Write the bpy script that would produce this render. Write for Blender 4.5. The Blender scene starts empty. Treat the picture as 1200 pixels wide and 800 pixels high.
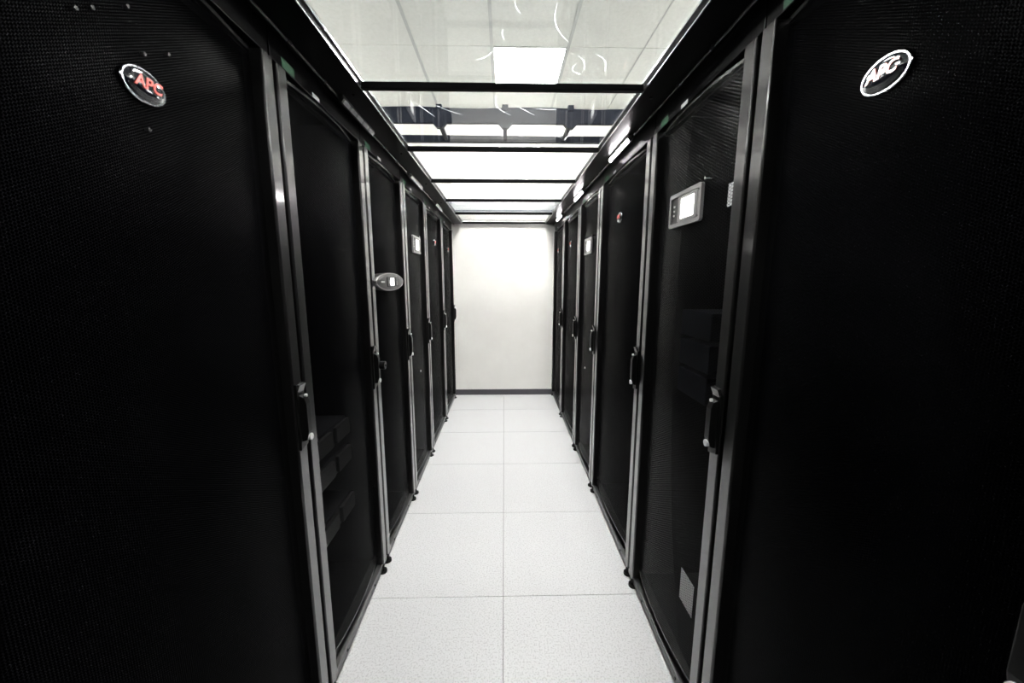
import bpy, math
from mathutils import Vector, Matrix
PI = math.pi
SC = bpy.context.scene
COL = SC.collection

# ------------------------------------------------------------------ camera
cam_d = bpy.data.cameras.new('camera')
cam_d.sensor_width = 36.0
cam_d.lens = 445.58 * 36.0 / 1200.0
cam_d.clip_start = 0.02
cam_d.dof.use_dof = True
cam_d.dof.focus_distance = 2.3
cam_d.dof.aperture_fstop = 5.6
cam = bpy.data.objects.new('camera', cam_d)
COL.objects.link(cam)
cam.location = (0.0, 0.0, 1.350)
cam.rotation_euler = (PI / 2 - 0.1605, 0.0, -0.0207)
SC.camera = cam

# ------------------------------------------------------------------ world, exposure
w = bpy.data.worlds.new('world')
SC.world = w
w.use_nodes = True
w.node_tree.nodes['Background'].inputs[0].default_value = (0.0, 0.0, 0.0, 1)
SC.view_settings.view_transform = 'Standard'
SC.view_settings.look = 'None'
SC.view_settings.gamma = 1.0
SC.view_settings.use_curve_mapping = False
SC.view_settings.exposure = 0.8
PANEL_POWER = 56.0          # ceiling panels
FILL_TUBE_POWER = 34.0           # unseen tubes added to brighten the ceiling and upper wall
LED_POWER = 90.0            # small aisle lamps

# ------------------------------------------------------------------ materials
def mat(name, color, rough=0.5, metal=0.0, spec=0.5, emis=None, power=0.0, coat=0.0, bump=None, mottled=None):
    m = bpy.data.materials.new(name)
    m.use_nodes = True
    nt = m.node_tree
    b = nt.nodes['Principled BSDF']
    b.inputs['Base Color'].default_value = (*color, 1)
    b.inputs['Roughness'].default_value = rough
    b.inputs['Metallic'].default_value = metal
    b.inputs['Specular IOR Level'].default_value = spec
    b.inputs['Coat Weight'].default_value = coat
    b.inputs['Coat Roughness'].default_value = 0.10
    if emis:
        b.inputs['Emission Color'].default_value = (*emis, 1)
        b.inputs['Emission Strength'].default_value = power
    geo = nt.nodes.new('ShaderNodeNewGeometry')
    n = nt.nodes.new('ShaderNodeTexNoise')
    n.inputs['Scale'].default_value = (mottled or (0, 0, 60.0))[2]
    n.inputs['Detail'].default_value = 3.0
    nt.links.new(geo.outputs['Position'], n.inputs['Vector'])
    if mottled:
        col2, amt, _ = mottled
        r = nt.nodes.new('ShaderNodeValToRGB')
        r.color_ramp.elements[0].position = 0.35
        r.color_ramp.elements[1].position = 0.35 + amt
        r.color_ramp.elements[0].color = (*col2, 1)
        r.color_ramp.elements[1].color = (*color, 1)
        nt.links.new(n.outputs['Fac'], r.inputs['Fac'])
        nt.links.new(r.outputs['Color'], b.inputs['Base Color'])
    if bump:
        bp = nt.nodes.new('ShaderNodeBump')
        bp.inputs['Strength'].default_value = bump
        bp.inputs['Distance'].default_value = 0.001
        nt.links.new(n.outputs['Fac'], bp.inputs['Height'])
        nt.links.new(bp.outputs['Normal'], b.inputs['Normal'])
    return m

def perforated(name, pitch, radius, color, rough, metal, spec):
    """black sheet with a hexagonal grid of real see-through holes"""
    m = mat(name, color, rough, metal, spec=spec)
    nt = m.node_tree
    L = nt.links.new
    b = nt.nodes['Principled BSDF']
    out = nt.nodes['Material Output']
    tc = nt.nodes.new('ShaderNodeTexCoord')
    sep = nt.nodes.new('ShaderNodeSeparateXYZ')
    L(tc.outputs['Object'], sep.inputs[0])
    def mth(op, a, bb=None):
        n = nt.nodes.new('ShaderNodeMath'); n.operation = op
        for i, v in enumerate((a, bb)):
            if v is None: continue
            if isinstance(v, (int, float)): n.inputs[i].default_value = v
            else: L(v, n.inputs[i])
        return n.outputs[0]
    u = mth('DIVIDE', sep.outputs['X'], pitch * 1.7320508)
    v = mth('DIVIDE', sep.outputs['Z'], pitch)
    def dist(off):
        a = mth('SUBTRACT', mth('FRACT', mth('ADD', u, 50.0 + off)), 0.5)
        c = mth('SUBTRACT', mth('FRACT', mth('ADD', v, 50.0 + off)), 0.5)
        a = mth('MULTIPLY', a, 1.7320508)
        return mth('ADD', mth('MULTIPLY', a, a), mth('MULTIPLY', c, c))
    d = mth('MINIMUM', dist(0.0), dist(0.5))
    hole = mth('LESS_THAN', d, radius * radius)
    tr = nt.nodes.new('ShaderNodeBsdfTransparent')
    mix = nt.nodes.new('ShaderNodeMixShader')
    L(hole, mix.inputs[0]); L(b.outputs[0], mix.inputs[1]); L(tr.outputs[0], mix.inputs[2])
    L(mix.outputs[0], out.inputs['Surface'])
    return m

def glass(name, tint):
    m = bpy.data.materials.new(name); m.use_nodes = True
    nt = m.node_tree; nt.nodes.remove(nt.nodes['Principled BSDF'])
    lw = nt.nodes.new('ShaderNodeLayerWeight'); lw.inputs['Blend'].default_value = 0.5
    pw = nt.nodes.new('ShaderNodeMath'); pw.operation = 'POWER'; pw.inputs[1].default_value = 5.0
    fr = nt.nodes.new('ShaderNodeMath'); fr.operation = 'MULTIPLY_ADD'; fr.inputs[1].default_value = 0.96; fr.inputs[2].default_value = 0.04
    nt.links.new(lw.outputs['Facing'], pw.inputs[0]); nt.links.new(pw.outputs[0], fr.inputs[0])
    tr = nt.nodes.new('ShaderNodeBsdfTransparent'); tr.inputs[0].default_value = (*tint, 1)
    gl = nt.nodes.new('ShaderNodeBsdfGlossy'); gl.inputs['Roughness'].default_value = 0.02
    mix = nt.nodes.new('ShaderNodeMixShader')
    nt.links.new(fr.outputs[0], mix.inputs[0]); nt.links.new(tr.outputs[0], mix.inputs[1]); nt.links.new(gl.outputs[0], mix.inputs[2])
    nt.links.new(mix.outputs[0], nt.nodes['Material Output'].inputs['Surface'])
    return m

M = {}
M['wall'] = mat('painted_wall', (0.78, 0.765, 0.735), 0.6, bump=0.15, mottled=((0.74, 0.725, 0.695), 0.3, 3.0))
M['room_wall'] = mat('painted_side_wall', (0.84, 0.83, 0.80), 0.7)
M['floor'] = mat('speckled_floor_tile', (0.57, 0.568, 0.578), 0.42, spec=0.35, mottled=((0.43, 0.428, 0.434), 0.16, 160.0))
M['slab'] = mat('floor_slab', (0.45, 0.45, 0.45), 0.6)
M['joint'] = mat('floor_joint', (0.10, 0.10, 0.10), 0.7)
M['base'] = mat('vinyl_baseboard', (0.060, 0.057, 0.065), 0.45)
M['tile'] = mat('ceiling_tile', (0.80, 0.815, 0.79), 0.9, spec=0.2, mottled=((0.74, 0.76, 0.73), 0.3, 45.0))
M['tee'] = mat('ceiling_tee_bar', (0.50, 0.52, 0.52), 0.5)
M['void'] = mat('ceiling_gap', (0.12, 0.12, 0.12), 0.8)
M['panel'] = mat('lit_diffuser', (0.9, 0.9, 0.9), 0.5, emis=(1.0, 0.985, 0.96), power=PANEL_POWER)
M['white_frame'] = mat('white_light_frame', (0.8, 0.8, 0.8), 0.4)
M['black'] = mat('black_powder_coat', (0.002, 0.002, 0.0023), 0.28, spec=0.10)
M['inner'] = mat('cabinet_inside_black', (0.0015, 0.0015, 0.0017), 0.7, spec=0.03)
M['matte'] = mat('matte_black_bar', (0.004, 0.004, 0.0045), 0.6, spec=0.03)
M['post'] = mat('dark_metallic_paint', (0.040, 0.039, 0.040), 0.30, 0.9, coat=1.0)
M['bar'] = mat('base_bar_grey', (0.10, 0.10, 0.10), 0.4, 0.6)
M['mesh'] = perforated('perforated_black_sheet', 0.0042, 0.445, (0.005, 0.005, 0.006), 0.30, 0.0, 0.02)
M['mesh_big'] = perforated('coarse_perforated_black_sheet', 0.0085, 0.465, (0.030, 0.030, 0.031), 0.26, 0.2, 0.10)
M['lip'] = mat('black_gloss_lip', (0.045, 0.045, 0.045), 0.25, 0.7)
M['plastic'] = mat('black_plastic', (0.004, 0.004, 0.004), 0.35, spec=0.2)
M['chrome'] = mat('chrome', (0.75, 0.75, 0.76), 0.12, 1.0)
M['satin'] = mat('satin_silver', (0.78, 0.78, 0.78), 0.4, 0.35)
M['rim'] = mat('dark_chrome_rim', (0.30, 0.30, 0.32), 0.15, 1.0)
M['alu'] = mat('bright_aluminium', (0.80, 0.81, 0.83), 0.25, 1.0)
M['bezel'] = mat('grey_display_bezel', (0.30, 0.29, 0.29), 0.35, 0.5)
M['bezel_dark'] = mat('charcoal_display_face', (0.034, 0.033, 0.033), 0.35)
M['screen'] = mat('lit_screen', (0.8, 0.8, 0.8), 0.3, emis=(1.0, 0.99, 0.97), power=1.6)
M['badge'] = mat('gloss_black_badge', (0.006, 0.006, 0.010), 0.08, coat=0.5)
M['red'] = mat('red_badge_letters', (0.75, 0.08, 0.06), 0.35, coat=1.0)
M['grey_print'] = mat('grey_print', (0.45, 0.45, 0.45), 0.5)
M['green'] = mat('green_sticker', (0.010, 0.085, 0.034), 0.5)
M['paper'] = mat('white_paper_label', (0.75, 0.75, 0.75), 0.6)
M['glass'] = glass('roof_glass', (0.955, 0.968, 0.965))
M['tube'] = mat('added_fill_tube', (0.9, 0.9, 0.9), 0.5, emis=(1.0, 0.985, 0.96), power=FILL_TUBE_POWER)
M['scratch'] = mat('white_scratch', (0.9, 0.92, 0.95), 0.6)
_nt = M['scratch'].node_tree            # a scratch scatters the light that comes through the pane
_tl = _nt.nodes.new('ShaderNodeBsdfTranslucent'); _tl.inputs[0].default_value = (0.95, 0.97, 1.0, 1)
_nt.links.new(_tl.outputs[0], _nt.nodes['Material Output'].inputs['Surface'])
M['tray'] = mat('dark_cable_tray', (0.006, 0.008, 0.015), 0.5, spec=0.15)
M['trunk'] = mat('grey_trunking', (0.30, 0.32, 0.35), 0.5)
M['led'] = mat('lit_led', (1, 1, 1), 0.5, emis=(1.0, 0.95, 0.97), power=LED_POWER)
M['lens_off'] = mat('unlit_lens', (0.70, 0.70, 0.71), 0.2, 0.6)
M['server'] = mat('server_face', (0.005, 0.005, 0.006), 0.5, 0.0, spec=0.15)
M['server_grey'] = mat('server_handle_grey', (0.010, 0.0095, 0.0095), 0.5, 0.0, spec=0.2)
M['blue'] = mat('navy_module', (0.002, 0.0025, 0.005), 0.6, spec=0.08)

# ------------------------------------------------------------------ mesh builder
class MB:
    def __init__(s): s.v = []; s.f = []
    def add(s, vs, fs):
        o = len(s.v); s.v += [tuple(p) for p in vs]; s.f += [tuple(i + o for i in q) for q in fs]; return s
    def box(s, x0, x1, y0, y1, z0, z1):
        return s.add([(x0,y0,z0),(x1,y0,z0),(x1,y1,z0),(x0,y1,z0),(x0,y0,z1),(x1,y0,z1),(x1,y1,z1),(x0,y1,z1)],
                     [(0,3,2,1),(4,5,6,7),(0,1,5,4),(1,2,6,5),(2,3,7,6),(3,0,4,7)])
    def prism(s, poly, axis, a0, a1):
        """extrude a 2D polygon along an axis (0 x, 1 y, 2 z); poly gives the other two coordinates in order"""
        n = len(poly); vs = []
        for a in (a0, a1):
            for (p, q) in poly:
                vs.append({0: (a, p, q), 1: (p, a, q), 2: (p, q, a)}[axis])
        fs = [tuple(range(n))[::-1], tuple(range(n, 2 * n))]
        for i in range(n):
            j = (i + 1) % n; fs.append((i, j, n + j, n + i))
        return s.add(vs, fs)
    def cyl(s, c, axis, r, a0, a1, n=14, r1=None):
        r1 = r if r1 is None else r1
        vs = []
        for a, rr in ((a0, r), (a1, r1)):
            for i in range(n):
                t = 2 * PI * i / n; p, q = c[0] + rr * math.cos(t), c[1] + rr * math.sin(t)
                vs.append({0: (a, p, q), 1: (p, a, q), 2: (p, q, a)}[axis])
        fs = [tuple(range(n))[::-1], tuple(range(n, 2 * n))]
        for i in range(n):
            j = (i + 1) % n; fs.append((i, j, n + j, n + i))
        return s.add(vs, fs)
    def dome(s, cx, cz, rings, rx, rz, n=36, power=2.0):
        """convex oval facing -y; rings = [(scale, y)] from the rim to the crown"""
        vs = []; fs = []
        for (k, y) in rings:
            for i in range(n):
                t = 2 * PI * i / n
                vs.append((cx + rx * k * math.cos(t), y, cz + rz * k * math.sin(t)))
        for r in range(len(rings) - 1):
            for i in range(n):
                j = (i + 1) % n
                fs.append((r * n + i, r * n + j, (r + 1) * n + j, (r + 1) * n + i))
        fs.append(tuple(range((len(rings) - 1) * n, len(rings) * n)))
        fs.append(tuple(range(n))[::-1])
        return s.add(vs, fs)
    def mesh(s, name, m, smooth=False, bevel=0.0):
        me = bpy.data.meshes.new(name)
        me.from_pydata(s.v, [], s.f)
        me.materials.append(m)
        import bmesh
        bm = bmesh.new(); bm.from_mesh(me)
        bmesh.ops.recalc_face_normals(bm, faces=bm.faces)
        if bevel > 0:
            bmesh.ops.bevel(bm, geom=[e for e in bm.edges if len(e.link_faces) == 2 and e.calc_face_angle(0) > 0.6],
                            offset=bevel, segments=2, profile=0.6, affect='EDGES')
        if smooth:
            for f in bm.faces: f.smooth = True
            for e in bm.edges:
                if len(e.link_faces) == 2 and e.calc_face_angle(0) > 0.7: e.smooth = False
        bm.to_mesh(me); bm.free()
        return me

def put(name, me, parent=None, loc=None):
    o = bpy.data.objects.new(name, me); COL.objects.link(o)
    if parent: o.parent = parent
    if loc: o.location = loc
    return o
def build(name, mb, m, parent=None, **k):
    return put(name, mb.mesh(name, M[m], **k), parent)
def tag(o, label, cat, group=None):
    o['label'] = label; o['category'] = cat
    if group: o['group'] = group
    return o
def struct(o, label=None):
    o['kind'] = 'structure'
    if label: o['label'] = label
    return o
def empty(name, loc=(0, 0, 0), rz=0.0):
    o = bpy.data.objects.new(name, None); COL.objects.link(o)
    o.empty_display_size = 0.1
    o.location = loc; o.rotation_euler = (0, 0, rz); return o

# ------------------------------------------------------------------ room shell
YW = 4.385; YN = -3.30; XW = 3.51; XE = -3.69; ZC = 3.15
XS = -0.0077; Y0 = 1.448
fl = struct(build('floor', MB().box(XE - .1, XW + .1, YN - .1, YW + .1, -0.12, -0.030), 'joint'), 'raised floor of pale speckled square tiles')
floor_tile = MB().box(-.2988, .2988, -.2988, .2988, -0.030, 0.0).mesh('floor_tile', M['floor'], bevel=0.0008)
for i in range(-6, 6):
    for j in range(-8, 5):
        cx = XS + .6 * i + .3; cy = Y0 + .6 * j + .3
        if cy - .3 < YN + .02 or cx + .3 > XW or cx - .3 < XE: continue
        if cy + .3 > YW:
            n = MB().box(-.2988, .2988, -.2988, YW - cy, -0.030, 0.0).mesh('floor_tile_cut', M['floor'], bevel=0.0008)
            put('floor_tile', n, fl, (cx, cy, 0))
        else:
            put('floor_tile', floor_tile, fl, (cx, cy, 0))
struct(build('wall_far', MB().box(XE - .1, XW + .1, YW, YW + .1, -0.03, ZC + .12), 'wall'), 'off-white painted end wall of the aisle')
struct(build('wall_near', MB().box(XE - .1, XW + .1, YN - .1, YN, -0.03, ZC + .12), 'room_wall'))
dn = struct(build('door_blocker', MB().box(-.60, -.52, -.66, -.62, .0, 1.96).box(.52, .60, -.66, -.62, .0, 1.96).box(-.52, .52, -.66, -.62, 1.88, 1.96).box(-.02, .02, -.66, -.62, .0, 1.88), 'black', bevel=.003), 'unseen black double door added behind the viewer to darken the near cabinets')  # added out of view so less light reaches the near cabinets
for s_ in (-1, 1):
    build('blocker_leaf', MB().box(min(s_*.02, s_*.52), max(s_*.02, s_*.52), -.65, -.63, .01, 1.88), 'black', dn)
    build('blocker_handle', MB().box(min(s_*.06, s_*.08), max(s_*.06, s_*.08), -.63, -.59, .85, 1.15), 'alu', dn, bevel=.004)
struct(build('wall_left', MB().box(XE - .1, XE, YN, YW, -0.03, ZC + .12), 'room_wall'))
struct(build('wall_right', MB().box(XW, XW + .1, YN, YW, -0.03, ZC + .12), 'room_wall'))
struct(build('baseboard_far', MB().box(XE, XW, YW - .012, YW, 0.0, 0.066), 'base', bevel=0.003), 'dark grey vinyl baseboard along the end wall')

ce = struct(build('ceiling', MB().box(XE, XW, YN, YW, ZC + .03, ZC + .12), 'void'), 'suspended ceiling of pale square tiles')
ceiling_tile = MB().box(-.297, .297, -.2975, .2975, ZC, ZC + .02).mesh('ceiling_tile', M['tile'], bevel=0.002)
lights = []
for i in range(-6, 6):
    for j in range(-11, 2):
        x0 = -.09 + .6 * i; y0 = 3.30 + .6 * j
        if i in (-4, 0, 4) and j in (0, -3, -9):
            lights.append((x0 + .3, y0 + .3)); continue
        if y0 + .6 > YW:
            put('ceiling_tile', MB().box(-.297, .297, -.2975, YW - y0 - .303, ZC, ZC + .02).mesh('ceiling_tile_cut', M['tile']), ce, (x0 + .3, y0 + .3, 0))
        else:
            put('ceiling_tile', ceiling_tile, ce, (x0 + .3, y0 + .3, 0))
for i in range(-5, 6):
    x0 = -.09 + .6 * i
    hw = .012 if i < 2 else .005
    build('tee_bar', MB().box(x0 - hw, x0 + hw, YN, YW, ZC - .004, ZC + .012), 'tee', ce)
lt_frame = MB().box(-.295, .295, -.295, -.280, ZC - .003, ZC + .03).box(-.295, .295, .280, .295, ZC - .003, ZC + .03) \
    .box(-.295, -.280, -.280, .280, ZC - .003, ZC + .03).box(.280, .295, -.280, .280, ZC - .003, ZC + .03).mesh('frame', M['white_frame'])
lt_diff = MB().box(-.281, .281, -.281, .281, ZC + .002, ZC + .012).mesh('diffuser', M['panel'])
for (x, y) in lights:
    t = empty('ceiling_light', (x, y, 0))
    if abs(x - .21) < .01 and y > 3:
        tag(t, 'square lit ceiling panel glowing white above the first glass roof pane', 'ceiling light', 'square ceiling panel lights')
    else:
        side = 'left of' if x < -1 else ('right of' if x > 1 else 'over')
        row = 'nearest the end wall' if y > 3 else ('in the middle of the room' if y > 0 else 'behind the viewer')
        tag(t, 'square lit ceiling panel %s the aisle, %s' % (side, row), 'ceiling light', 'square ceiling panel lights')
    put('frame', lt_frame, t); put('diffuser', lt_diff, t)

# unseen fill tubes added behind both rows to lift ceiling and upper wall
pl_house = MB().prism([(-.05, .0), (.05, .0), (.03, .035), (-.03, .035)], 1, -.62, .62).mesh('housing', M['white_frame'])
pl_tube = MB().cyl((0, -.03), 1, .018, -.60, .60, 14).mesh('tube', M['tube'], smooth=True)
pl_rod = MB().cyl((0, 0), 2, .004, .03, ZC - 2.78 - .005, 8).mesh('hanger_rod', M['tee'])
for x, nm in ((-2.45, 'left'), (2.45, 'right')):
    for y, wh in ((-1.6, 'rear'), (1.0, 'middle'), (3.3, 'front')):
        t = tag(empty('added_fill_light', (x, y, 2.78)), '%s unseen fill tube light added behind the %s row' % (wh, nm), 'tube light', 'added fill tube lights')
        put('housing', pl_house, t); put('tube', pl_tube, t)
        for q in (-.5, .5): put('hanger_rod', pl_rod, t, (0, q, 0))

# ------------------------------------------------------------------ cabinets
Z0, Z1 = 0.050, 1.880         # door
ZT = 1.961                    # cabinet top
XF = 0.560                    # front of the door posts, from the aisle's middle line
PW, SLOT = 0.042, 0.009
CACHE = {}
def cached(key, fn):
    if key not in CACHE: CACHE[key] = fn()
    return CACHE[key]

def arc_y(x, wi):             # bowed door sheet: recessed at the posts, forward in the middle
    return 0.008 + 0.022 * (2 * x / wi) ** 2

def sheet(w_, key):
    wi = w_ - 2 * (SLOT + PW) + 0.004
    N = 20; zs = (0.098, 1.872)
    mb = MB(); vs = []
    for z in zs:
        for i in range(N + 1):
            x = -wi / 2 + wi * i / N; vs.append((x, arc_y(x, wi), z))
    mb.add(vs, [(i, i + 1, N + 2 + i, N + 1 + i) for i in range(N)])
    return mb.mesh('mesh_panel', M[key], smooth=True)

def sheet_lip(w_, top):
    wi = w_ - 2 * (SLOT + PW) + 0.004
    N = 20; z0, z1 = (1.872, 1.880) if top else (0.090, 0.098)
    mb = MB(); vs = []
    for i in range(N + 1):
        x = -wi / 2 + wi * i / N; y = arc_y(x, wi) - 0.001
        vs += [(x, y, z0), (x, 0.040, z0), (x, 0.040, z1), (x, y, z1)]
    fs = []
    for i in range(N):
        a = 4 * i
        for k in range(4):
            fs.append((a + k, a + (k + 1) % 4, a + 4 + (k + 1) % 4, a + 4 + k))
    fs += [(3, 2, 1, 0), tuple(4 * N + k for k in range(4))]
    return mb.add(vs, fs).mesh('lip', M['lip'])

def letters(text, size, m, bold=0.0, shear=0.0, depth=0.0006):
    c = bpy.data.curves.new(text, 'FONT')
    c.body = text; c.size = size; c.align_x = 'CENTER'; c.align_y = 'CENTER'
    c.offset = bold; c.shear = shear; c.extrude = depth; c.resolution_u = 3
    o = bpy.data.objects.new('tmp', c); COL.objects.link(o)
    bpy.context.view_layer.update()
    me = bpy.data.meshes.new_from_object(o.evaluated_get(bpy.context.evaluated_depsgraph_get()))
    bpy.data.objects.remove(o); bpy.data.curves.remove(c)
    me.transform(Matrix.Rotation(PI / 2, 4, 'X'))
    me.materials.clear(); me.materials.append(M[m])
    return me

def badge(door, x, z, y):
    b = put('badge', cached('badge', lambda: MB().dome(0, 0, [(1.0, 0.0), (1.0, -.004), (.93, -.0065), (.70, -.0090), (.40, -.0105), (.15, -.011)], .0355, .0235).mesh('badge', M['badge'], smooth=True)), door, (x, y, z))
    put('badge_rim', cached('badge_rim', lambda: ring_oval(.0362, .0242, .0019)), door, (x, y - .004, z))
    def swoosh():
        vs = []; n = 14
        for i in range(n + 1):
            t = PI * (1.12 + 0.76 * i / n); a, c = math.cos(t), math.sin(t)
            k = 0.55 + 0.08 * math.sin(PI * i / n)
            vs += [(.033 * a, -.0080, .0215 * c), (.0330 * a * .96, -.0108, .0215 * c * k)]
        return MB().add(vs, [(2 * i, 2 * i + 1, 2 * i + 3, 2 * i + 2) for i in range(n)]).mesh('badge_swoosh', M['alu'], smooth=True)
    put('badge_swoosh', cached('swoosh', swoosh), door, (x, y, z))
    put('badge_letters', cached('apc', lambda: letters('APC', .0245, 'red', bold=.0006, shear=.25)), door, (x, y - .0112, z + .002))
    return b

def ring_oval(rx, rz, r, n=36, k=6):
    vs = []; fs = []
    for i in range(n):
        t = 2 * PI * i / n; c, s = math.cos(t), math.sin(t)
        for j in range(k):
            u = 2 * PI * j / k
            vs.append((c * (rx + r * math.cos(u)), r * math.sin(u), s * (rz + r * math.cos(u))))
    for i in range(n):
        for j in range(k):
            fs.append((i * k + j, ((i + 1) % n) * k + j, ((i + 1) % n) * k + (j + 1) % k, i * k + (j + 1) % k))
    return MB().add(vs, fs).mesh('ring', M['rim'], smooth=True)

def rrect(w_, h_, r, n=4):
    pts = []
    for (cx, cz, a0) in ((w_/2 - r, h_/2 - r, 0), (-w_/2 + r, h_/2 - r, PI/2), (-w_/2 + r, -h_/2 + r, PI), (w_/2 - r, -h_/2 + r, 1.5*PI)):
        for i in range(n + 1):
            t = a0 + PI / 2 * i / n; pts.append((cx + r * math.cos(t), cz + r * math.sin(t)))
    return pts

def frame_mesh(wo, ho, ro, wi, hi, ri, y0, y1, m):
    A = rrect(wo, ho, ro); B = rrect(wi, hi, ri); n = len(A); vs = []
    for y in (y0, y1):
        for P in (A, B):
            vs += [(p, y, q) for p, q in P]
    fs = []
    for i in range(n):
        j = (i + 1) % n
        fs += [(i, j, n + j, n + i), (2*n + i, 3*n + i, 3*n + j, 2*n + j), (i, 2*n + i, 2*n + j, j), (n + i, n + j, 3*n + j, 3*n + i)]
    return MB().add(vs, fs).mesh('frame', M[m], bevel=0.0)

def touch_display(door, z=1.572):
    put('display_frame', cached('tf', lambda: frame_mesh(.205, .106, .008, .186, .082, .004, -.014, -.004, 'bezel')), door, (0, .013, z))
    put('display_face', cached('tfa', lambda: MB().prism(rrect(.188, .084, .004), 1, -.009, -.004).mesh('display_face', M['bezel_dark'])), door, (0, .013, z))
    put('display_inner_frame', cached('tfi', lambda: frame_mesh(.122, .078, .004, .090, .062, .002, -.013, -.006, 'bezel')), door, (.018, .013, z))
    put('display_side_panel', cached('tfs', lambda: MB().box(-.011, .011, -.0115, -.006, -.034, .034).mesh('display_side_panel', M['bezel'], bevel=.001)), door, (.079, .013, z))
    put('screen', cached('tscr', lambda: MB().box(-.045, .045, -.0105, -.0085, -.031, .031).mesh('screen', M['screen'])), door, (.018, .013, z))
    for k in range(3):
        put('button', cached('tbtn', lambda: MB().cyl((0, 0), 1, .0035, -.0115, -.008, 10).mesh('button', M['paper'])), door, (-.074, .013, z + .014 - .014 * k))
    put('peg', cached('peg', lambda: MB().cyl((0, 0), 1, .004, -.010, .012, 10).mesh('peg', M['chrome'])), door, (.110, .013, z + .060))

def oval_display(door, x=-.047, z=1.341):
    put('oval_housing', MB().dome(0, 0, [(.97, .03), (1.0, .012), (1.0, -.004), (.975, -.010), (.92, -.013), (.6, -.0155), (.2, -.016)], .225, .0425, n=56).mesh('oval_housing', M['bezel_dark'], smooth=True), door, (x, 0, z))
    rim = ring_oval(.217, .0398, .0028, n=56); rim.materials.clear(); rim.materials.append(M['bezel'])
    put('oval_rim', rim, door, (x, -.0105, z))
    put('display_recess', MB().prism(rrect(.190, .046, .005), 1, -.0175, -.012).mesh('display_recess', M['plastic']), door, (x + .012, 0, z))
    put('display_bezel', frame_mesh(.178, .038, .003, .062, .036, .002, -.0188, -.017, 'bezel_dark'), door, (x + .008, 0, z))
    put('screen', MB().box(-.030, .030, -.0195, -.017, -.0178, .0178).mesh('screen', M['screen']), door, (x - .008, 0, z))
    for k in range(3):
        put('button', cached('obtn', lambda: MB().cyl((0, 0), 1, .0058, -.0210, -.016, 10).mesh('button', M['bezel'])), door, (x + .062, 0, z + .013 - .013 * k))
    put('indicator', MB().box(-.006, .006, -.020, -.016, -.008, .008).mesh('indicator', M['grey_print']), door, (x - .060, 0, z))
    put('name_plate', MB().box(-.026, .026, -.0172, -.012, -.0034, .0034).mesh('name_plate', M['grey_print']), door, (x - .145, 0, z))

def handle(door, w_, padlock=False):
    x = w_ / 2 - SLOT - PW / 2
    def plate():
        pr = [(-.019, -.090), (.019, -.082), (.019, .078), (.010, .086), (-.019, .096)]
        return MB().prism(pr, 1, -.006, .004).mesh('handle_plate', M['plastic'], bevel=.0015)
    put('handle_plate', cached('hplate', plate), door, (x, 0, .978))
    def lever():
        prof = [(-.004, -.068), (-.018, -.064), (-.024, -.040), (-.024, .040), (-.018, .058), (-.004, .064)]
        return MB().prism(prof, 0, -.010, .012).mesh('handle', M['plastic'], bevel=.0015)
    put('handle', cached('hlever', lever), door, (x, 0, .978))
    put('handle_wedge', cached('hwedge', lambda: MB().prism([(-.004, .0), (-.014, -.003), (-.006, -.024)], 0, -.016, .016).mesh('handle_wedge', M['lip'])), door, (x, 0, 1.074))
    put('lock', cached('lock', lambda: MB().cyl((0, 0), 1, .0095, -.0265, -.018, 16).mesh('lock', M['satin'], bevel=.0012)), door, (x + .001, 0, .922))
    put('catch', cached('catch', lambda: MB().cyl((0, 0), 1, .0045, -.0225, -.016, 12).mesh('catch', M['satin'], bevel=.001)), door, (x + .001, 0, 1.040))
    if padlock:
        put('key_dial', MB().cyl((0, 0), 1, .018, -.046, -.010, 18).mesh('key_dial', M['plastic'], bevel=.002), door, (x + .014, 0, .986))
        put('dial_button', MB().cyl((0, 0), 1, .005, -.050, -.044, 12).mesh('dial_button', M['server_grey']), door, (x + .014, 0, .986))

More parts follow.
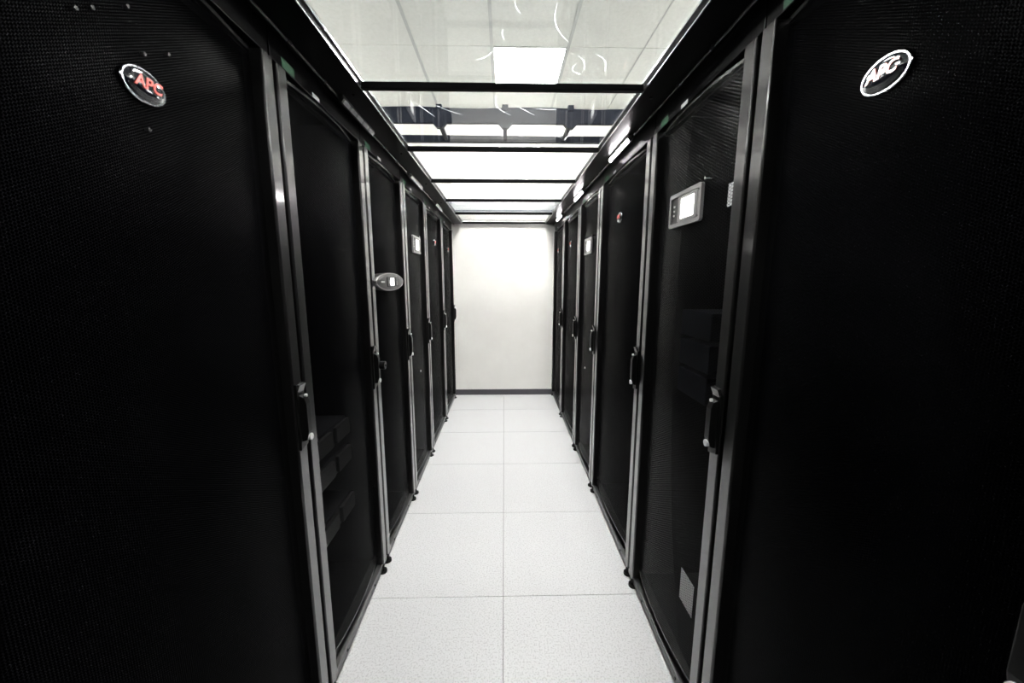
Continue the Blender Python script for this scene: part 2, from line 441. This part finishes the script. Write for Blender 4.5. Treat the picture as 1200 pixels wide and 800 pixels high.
def cabinet(name, side, ya, yb, label, cat, group, kind, coarse=False, padlock=False, stickers=True):
    w_ = round(yb - ya, 4)
    t = empty(name, ((-XF if side < 0 else XF), (ya + yb) / 2, 0), PI / 2 if side < 0 else -PI / 2)
    tag(t, label, cat, group)
    h = w_ / 2 - .002
    def body():
        d0, d1 = .052, 1.07; th = .012
        mb = MB().box(-h, -h + th, d0, d1, .03, ZT).box(h - th, h, d0, d1, .03, ZT)
        mb.box(-h + th, h - th, d1 - th, d1, .03, ZT).box(-h + th, h - th, d0, d1 - th, ZT - th, ZT).box(-h + th, h - th, d0, d1 - th, .03, .03 + th)
        return mb.mesh('cabinet_body', M['inner'])
    put('cabinet_body', cached(('body', w_), body), t)
    put('header', cached(('head', w_), lambda: MB().box(-h, h, .012, .052, 1.890, ZT).mesh('header', M['black'], bevel=.002)), t)
    put('base_bar', cached(('bbar', w_), lambda: MB().box(-h, h, .010, .052, .014, .047).mesh('base_bar', M['bar'], bevel=.002)), t)
    for s in (-1, 1):
        put('base_screw', cached('bscrew', lambda: MB().cyl((0, .031), 1, .005, .007, .012, 10).mesh('base_screw', M['plastic'])), t, (s * (w_ / 2 - .15), 0, 0))
        put('levelling_foot', cached('foot', lambda: MB().cyl((0, 0), 2, .020, .0, .010, 14).cyl((0, 0), 2, .009, .010, .03, 10).mesh('levelling_foot', M['plastic'])), t, (s * (w_ / 2 - .035), .012, 0))
    # door: the frame is the part, everything on it is a sub-part
    def door_frame():
        mb = MB()
        for s in (-1, 1):
            xo = s * (w_ / 2 - SLOT); xi = s * (w_ / 2 - SLOT - PW); b = .003 * s
            mb.prism([(xo, .046), (xo, .006), (xo - b * .4, .002), (xo - b, 0), (xi + b, 0), (xi + b * .4, .002), (xi, .006), (xi, .046)], 2, Z0, Z1)
        return mb.mesh('door', M['post'])
    door = put('door', cached(('door', w_), door_frame), t)
    put('cross_member', cached(('dtop', w_), lambda: MB().box(-w_/2 + .05, w_/2 - .05, .030, .046, Z1 - .012, Z1 + .006).mesh('cross_member', M['black'])), door)
    put('cross_member', cached(('dbot', w_), lambda: MB().box(-w_/2 + .05, w_/2 - .05, .030, .046, Z0, .092).mesh('cross_member', M['black'])), door)
    put('mesh_panel', cached(('sheet', w_, coarse), lambda: sheet(w_, 'mesh_big' if coarse else 'mesh')), door)
    put('lip', cached(('lipt', w_), lambda: sheet_lip(w_, True)), door)
    put('lip', cached(('lipb', w_), lambda: sheet_lip(w_, False)), door)
    handle(door, w_, padlock)
    if kind == 'badge': badge(door, 0, 1.650, .008)
    if kind == 'touch': touch_display(door)
    if kind == 'oval': oval_display(door)
    if stickers:
        put('green_sticker', cached('gst', lambda: MB().box(-.030, .030, .0112, .013, -.012, .012).mesh('green_sticker', M['green'])), t, (-w_ / 2 + .085, 0, 1.905))
        put('barcode_label', cached('bst', lambda: MB().box(-.022, .022, .0112, .013, -.006, .006).mesh('barcode_label', M['paper'])), t, (-w_ / 2 + .235, 0, 1.898))
    return t, door

LG = 'cabinets in the left row'; RG = 'cabinets in the right row'
ly = [-.46, .29, 1.04, 1.635, 2.230, 2.829, 3.560, 4.300]
ry = [-.305, .295, .917, 1.529, 2.296, 2.907, 3.658, 4.380]
cabinet('server_cabinet', -1, ly[0], ly[1], 'black server cabinet added mostly out of view at the very front of the left row, beside the viewer', 'server cabinet', LG, 'badge')  # extends the row past the viewer, added to keep the near cabinets dark
L1, dL1 = cabinet('server_cabinet', -1, ly[1], ly[2], 'large black mesh-door server cabinet at far left with red APC lettering on its oval badge', 'server cabinet', LG, 'badge')
L2, dL2 = cabinet('server_cabinet', -1, ly[2], ly[3], 'black mesh-door cabinet on the left without badge or screen, round dial on its handle', 'server cabinet', LG, 'plain', padlock=True)
L3, dL3 = cabinet('cooling_unit', -1, ly[3], ly[4], 'black cooling unit on the left with a protruding oval display panel', 'cooling unit', LG, 'oval')
L4, dL4 = cabinet('cooling_unit', -1, ly[4], ly[5], 'black cooling unit with small square lit touchscreen in the left row', 'cooling unit', LG, 'touch', coarse=True)
L5, dL5 = cabinet('server_cabinet', -1, ly[5], ly[6], 'second to last black cabinet of the left row, beside the touchscreen cooling unit', 'server cabinet', LG, 'badge')
L6, dL6 = cabinet('server_cabinet', -1, ly[6], ly[7], 'last black cabinet of the left row, against the white end wall', 'server cabinet', LG, 'badge')
cabinet('server_cabinet', 1, ry[0], ry[1], 'black server cabinet added mostly out of view at the very front of the right row, beside the viewer', 'server cabinet', RG, 'badge')  # added beside the viewer like its left counterpart, holds back light from behind
R1, dR1 = cabinet('server_cabinet', 1, ry[1], ry[2], 'large black mesh-door server cabinet at far right with shiny white-reflecting oval badge', 'server cabinet', RG, 'badge')
R2, dR2 = cabinet('cooling_unit', 1, ry[2], ry[3], 'black coarse-mesh cooling unit on the right with the largest lit touchscreen', 'cooling unit', RG, 'touch', coarse=True)
R3, dR3 = cabinet('server_cabinet', 1, ry[3], ry[4], 'black server cabinet with small oval badge between the two right-hand cooling units', 'server cabinet', RG, 'badge')
R4, dR4 = cabinet('cooling_unit', 1, ry[4], ry[5], 'black cooling unit with the smaller, farther lit touchscreen of the right row', 'cooling unit', RG, 'touch', coarse=True)
R5, dR5 = cabinet('server_cabinet', 1, ry[5], ry[6], 'second to last black cabinet of the right row, beside the farther cooling unit', 'server cabinet', RG, 'badge')
R6, dR6 = cabinet('server_cabinet', 1, ry[6], ry[7], 'last black cabinet of the right row, against the white end wall', 'server cabinet', RG, 'badge')
for (x, z) in ((-.086, 1.705), (-.063, 1.72), (-.007, 1.757), (.011, 1.701), (.059, 1.726), (.001, 1.587)):
    put('screw', cached('scw', lambda: MB().cyl((0, 0), 1, .0028, -.003, .004, 10).mesh('screw', M['lip'])), dL1, (x, .0075, z))
for d in (dL4, dR4):
    put('indicator', cached('ind', lambda: MB().box(-.004, .004, .004, .010, -.006, .006).mesh('indicator', M['paper'])), d, (0, 0, .74))
# papers and modules behind the mesh of the near right cooling unit
put('label_sheet', MB().box(-.035, .035, .050, .051, -.03, .03).mesh('label_sheet', M['paper']), R2, (.185, 0, 1.577))
put('label_sheet', MB().box(-.045, .045, .075, .076, -.06, .06).mesh('label_sheet', M['grey_print']), R2, (.06, 0, .27))
for k in range(3):
    put('filter_module', cached('fmod', lambda: MB().box(-.10, .10, .09, .30, -.045, .045).mesh('filter_module', M['blue'], bevel=.004)), R2, (-.05, 0, 1.20 - .105 * k))

# servers standing on the rails of the second left cabinet
for k, (z, what) in enumerate(((.70, 'upper'), (.58, 'middle'), (.36, 'lower'))):
    s = empty('rack_server', (-XF, (ly[2] + ly[3]) / 2, z), PI / 2)
    tag(s, what + ' dim grey server behind the mesh door of the plain left cabinet', 'server', 'servers inside the plain left cabinet')
    put('chassis', cached('sch', lambda: MB().box(-.215, .215, .115, .80, .0, .085).mesh('chassis', M['server'], bevel=.002)), s)
    for x in (-.16, 0.0, .16):
        put('drive_bay', cached('sdb', lambda: MB().box(-.062, .062, .100, .1149, .010, .075).mesh('drive_bay', M['server_grey'], bevel=.003)), s, (x, 0, 0))

# ------------------------------------------------------------------ glass roof of the aisle
XR, ZR, ZG = 0.4625, 1.963, 1.983
for s, side in ((-1, 'left'), (1, 'right')):
    t = tag(empty('roof_rail', (s * XR, 1.9, ZR)), 'long black roof rail above the %s row of cabinets' % side, 'rail', 'roof rails above the cabinets')
    a, b_ = -.60 - 1.9, YW - 1.9 - .001
    put('beam', MB().prism([(0, 0), (s * .004, 0), (s * .27, 0), (s * .27, .034), (0, .034)], 1, a, b_).mesh('beam', M['black']), t)
    put('edge_strip', MB().box(min(-s * .0022, s*.0005), max(-s * .0022, s*.0005), a, b_, -.0008, .0022).mesh('edge_strip', M['alu']), t)
    for k in range(9):
        put('bolt', cached('bolt', lambda: MB().cyl((0, 0), 2, .0045, -.004, .0, 10).mesh('bolt', M['lip'])), t, (s * .04, -1.70 + .6 * k, 0))
ybar = [1.36 + .6 * k for k in range(-3, 6)]
names = {-.44: 'rearmost', .16: 'overhead', .76: 'just out of view', 1.36: 'nearest visible', 1.96: 'second', 2.56: 'third', 3.16: 'fourth', 3.76: 'fifth', 4.36: 'last'}
for y in ybar:
    n = names.get(round(y, 2))
    lab = 'black bar across the glass roof, %s from the viewer' % (n if n in ('overhead', 'just out of view') else n + ' one') if n else 'black roof bar'
    o = build('cross_bar', MB().box(-XR + .0025, XR - .0025, -.006, .016, .0, .0195), 'matte', bevel=.002)
    o.location = (0, y, ZR); tag(o, lab, 'bar', 'bars across the glass roof')
def squiggle(pts, wd=.0008):
    """thin scratch ribbon lying just under the pane"""
    vs = []; n = len(pts)
    for i, (x, y) in enumerate(pts):
        a = Vector(pts[max(i - 1, 0)]); c = Vector(pts[min(i + 1, n - 1)]); d = (c - a).normalized(); nn = Vector((-d.y, d.x)) * wd
        k = .3 + .7 * math.sin(PI * (i + .5) / n)
        vs += [(x + nn.x * k, y + nn.y * k, -.0004), (x - nn.x * k, y - nn.y * k, -.0004)]
    return MB().add(vs, [(2*i, 2*i+1, 2*i+3, 2*i+2) for i in range(n - 1)])
def curve(p0, p1, bend, n=7):
    p0 = Vector(p0); p1 = Vector(p1); d = p1 - p0; nn = Vector((-d.y, d.x))
    return [tuple(p0 + d * (i / n) + nn * bend * math.sin(PI * i / n)) for i in range(n + 1)]
scr = {1.36: [((.125, .99), (.178, 1.14), .12), ((.028, .985), (.043, 1.03), .1), ((.214, 1.20), (.243, 1.29), -.15), ((-.083, 1.23), (-.028, 1.18), .1), ((.0, 1.09), (.003, 1.13), .1), ((.262, 1.19), (.31, 1.28), -.15), ((.218, 1.235), (.243, 1.30), .3)],
       1.96: [((-.02, 1.44), (.028, 1.60), .18), ((.03, 1.50), (.12, 1.60), .0), ((.12, 1.54), (.20, 1.55), .05), ((-.32, 1.50), (-.27, 1.62), .0), ((-.25, 1.52), (-.16, 1.60), .05), ((.30, 1.80), (.28, 1.86), .1), ((.10, 1.78), (.26, 1.83), -.04), ((-.06, 1.76), (.0, 1.82), .0), ((.06, 1.78), (.08, 1.83), .1)]}
for k, y in enumerate(ybar):
    ya = y - .6 + .003; yb = y - .003
    if k == 0: ya = -.60
    n = names.get(round(y, 2))
    t = empty('roof_pane', (0, 0, ZG))
    lab = {1.36: 'nearest clear glass roof pane with scratches, ceiling panel light seen through it', 1.96: 'scratched glass roof pane with the dark cable tray seen through it',
           2.56: 'glass roof pane, third from the viewer, bright white wall behind it', 3.16: 'glass roof pane, fourth from the viewer, bright white wall behind it',
           3.76: 'glass roof pane, fifth from the viewer, grey trunking seen through it', 4.36: 'last glass roof pane, next to the end wall', -.44: 'glass roof pane farthest behind the viewer', .16: 'glass roof pane right above the viewer', .76: 'glass roof pane overhead, just outside the picture'}.get(round(y, 2), 'glass roof pane behind the viewer, outside the picture')
    tag(t, lab, 'glass pane', 'panes of the glass roof')
    put('glass', MB().box(-XR + .0055, XR - .0055, ya, yb, .0, .006).mesh('glass', M['glass']), t)
    for s in (-1, 1):
        put('edge_trim', MB().box(min(s * (XR - .0055), s * (XR - .0005)), max(s * (XR - .0055), s * (XR - .0005)), ya, yb, .0, .007).mesh('edge_trim', M['alu']), t)
    for (p0, p1, bd) in scr.get(round(y, 2), []):
        put('scratch', squiggle(curve(p0, p1, bd)).mesh('scratch', M['scratch']), t)

# ------------------------------------------------------------------ aisle lamps on a thin conduit under each rail
XL, ZL = 0.545, 1.951
for s, side in ((-1, 'left'), (1, 'right')):
    c = tag(empty('lamp_conduit', (s * (XL + .008), 0, ZL + .004)), 'thin dark conduit linking the small lamps above the %s row' % side, 'conduit', 'lamp conduits')
    put('tube', MB().cyl((0, 0), 1, .005, -.5, YW - .002, 10).mesh('tube', M['lip'], smooth=True), c)
    for k in range(24):
        put('coupler', cached('coup', lambda: MB().cyl((0, 0), 1, .0066, -.008, .008, 10).mesh('coupler', M['black'])), c, (0, -.3 + .2 * k, 0))
    ys = (1.395, 2.345, 3.17) if s < 0 else (1.735, 2.705, 3.675)
    for k, y in enumerate(ys):
        wh = ('nearest', 'middle', 'farthest')[k]
        t = empty('aisle_lamp', (s * XL, y + .155, ZL), 0 if s < 0 else PI)   # local +x faces the aisle
        tag(t, ('%s of the three unlit grey bar lamps above the left row' if s < 0 else '%s of the three brightly lit bar lamps above the right row') % wh, 'lamp', 'small bar lamps under the roof rails')
        put('housing', cached('lh', lambda: MB().prism([(-.006, .010), (-.006, -.012), (.004, -.014), (.012, -.002), (.010, .010)], 1, -.155, .155).mesh('housing', M['bar'])), t)
        for q in range(5):
            put('led' if s > 0 else 'lens', cached('led' + side, lambda: MB().prism([(.0045, -.0145), (.0130, -.0020), (.0122, -.0010), (.0035, -.0138)], 1, -.024, .024).mesh('led', M['led' if s > 0 else 'lens_off'])), t, (0, -.122 + .061 * q, 0))

# ------------------------------------------------------------------ cable tray above the roof, trunking on the end wall
tr = tag(empty('cable_tray', (0, 3.0, 2.468)), 'dark cable tray with cross struts hanging above the glass roof', 'cable tray')
put('side_channel', MB().box(-1.7, 1.7, -.03, .0, .0, .098).mesh('side_channel', M['tray'], bevel=.004), tr)
put('far_rail', MB().box(-1.7, 1.7, .30, .335, -.018, .034).mesh('far_rail', M['tray'], bevel=.003), tr)
def cables():
    mb = MB(); n = 60
    for q, (dy, dz, r) in enumerate(((-.020, .102, .009), (-.004, .104, .009))):
        vs = []; fs = []
        for i in range(n + 1):
            x = -1.7 + 3.4 * i / n; z = dz + .006 * math.sin(x * 7 + q) - .004
            for j in range(8):
                u = 2 * PI * j / 8; vs.append((x, dy + r * math.cos(u), z + r * math.sin(u)))
        for i in range(n):
            for j in range(8):
                fs.append((i*8 + j, i*8 + (j+1) % 8, (i+1)*8 + (j+1) % 8, (i+1)*8 + j))
        mb.add(vs, fs)
    return mb.mesh('cable_bundle', M['tray'], smooth=True)
put('cable_bundle', cables(), tr)
for k in range(-3, 4):
    x = .012 + .475 * k
    put('strut', cached('strut', lambda: MB().box(-.015, .015, .0, .31, -.006, .018).mesh('strut', M['tray'], bevel=.003)), tr, (x, 0, 0))
    put('bracket', cached('brk', lambda: MB().prism([(-.05, .0), (-.02, -.032), (.02, -.032), (.05, .0)], 1, -.034, .006).mesh('bracket', M['tray'])), tr, (x, 0, .002))
    put('clamp', cached('clm', lambda: MB().box(-.022, .022, -.036, .010, .085, .125).mesh('clamp', M['tray'], bevel=.004)), tr, (x, 0, 0))
    put('hanger_rod', cached('rod', lambda: MB().cyl((0, 0), 2, .005, .10, ZC - 2.468 + .001, 8).mesh('hanger_rod', M['tee'])), tr, (x, -.01, 0)) if abs(k) == 3 else None
tk = tag(empty('cable_trunking', (0, YW, 2.085)), 'grey cable trunking along the end wall seen through a glass pane', 'trunking')
put('duct', MB().box(-2.0, 2.0, -.022, -.001, .0, .105).mesh('duct', M['trunk'], bevel=.004), tk)
for k in range(-5, 6):
    put('clip', cached('clip', lambda: MB().box(-.045, .045, -.025, -.021, .082, .096).mesh('clip', M['paper'])), tk, (.02 + .17 * k, 0, 0))
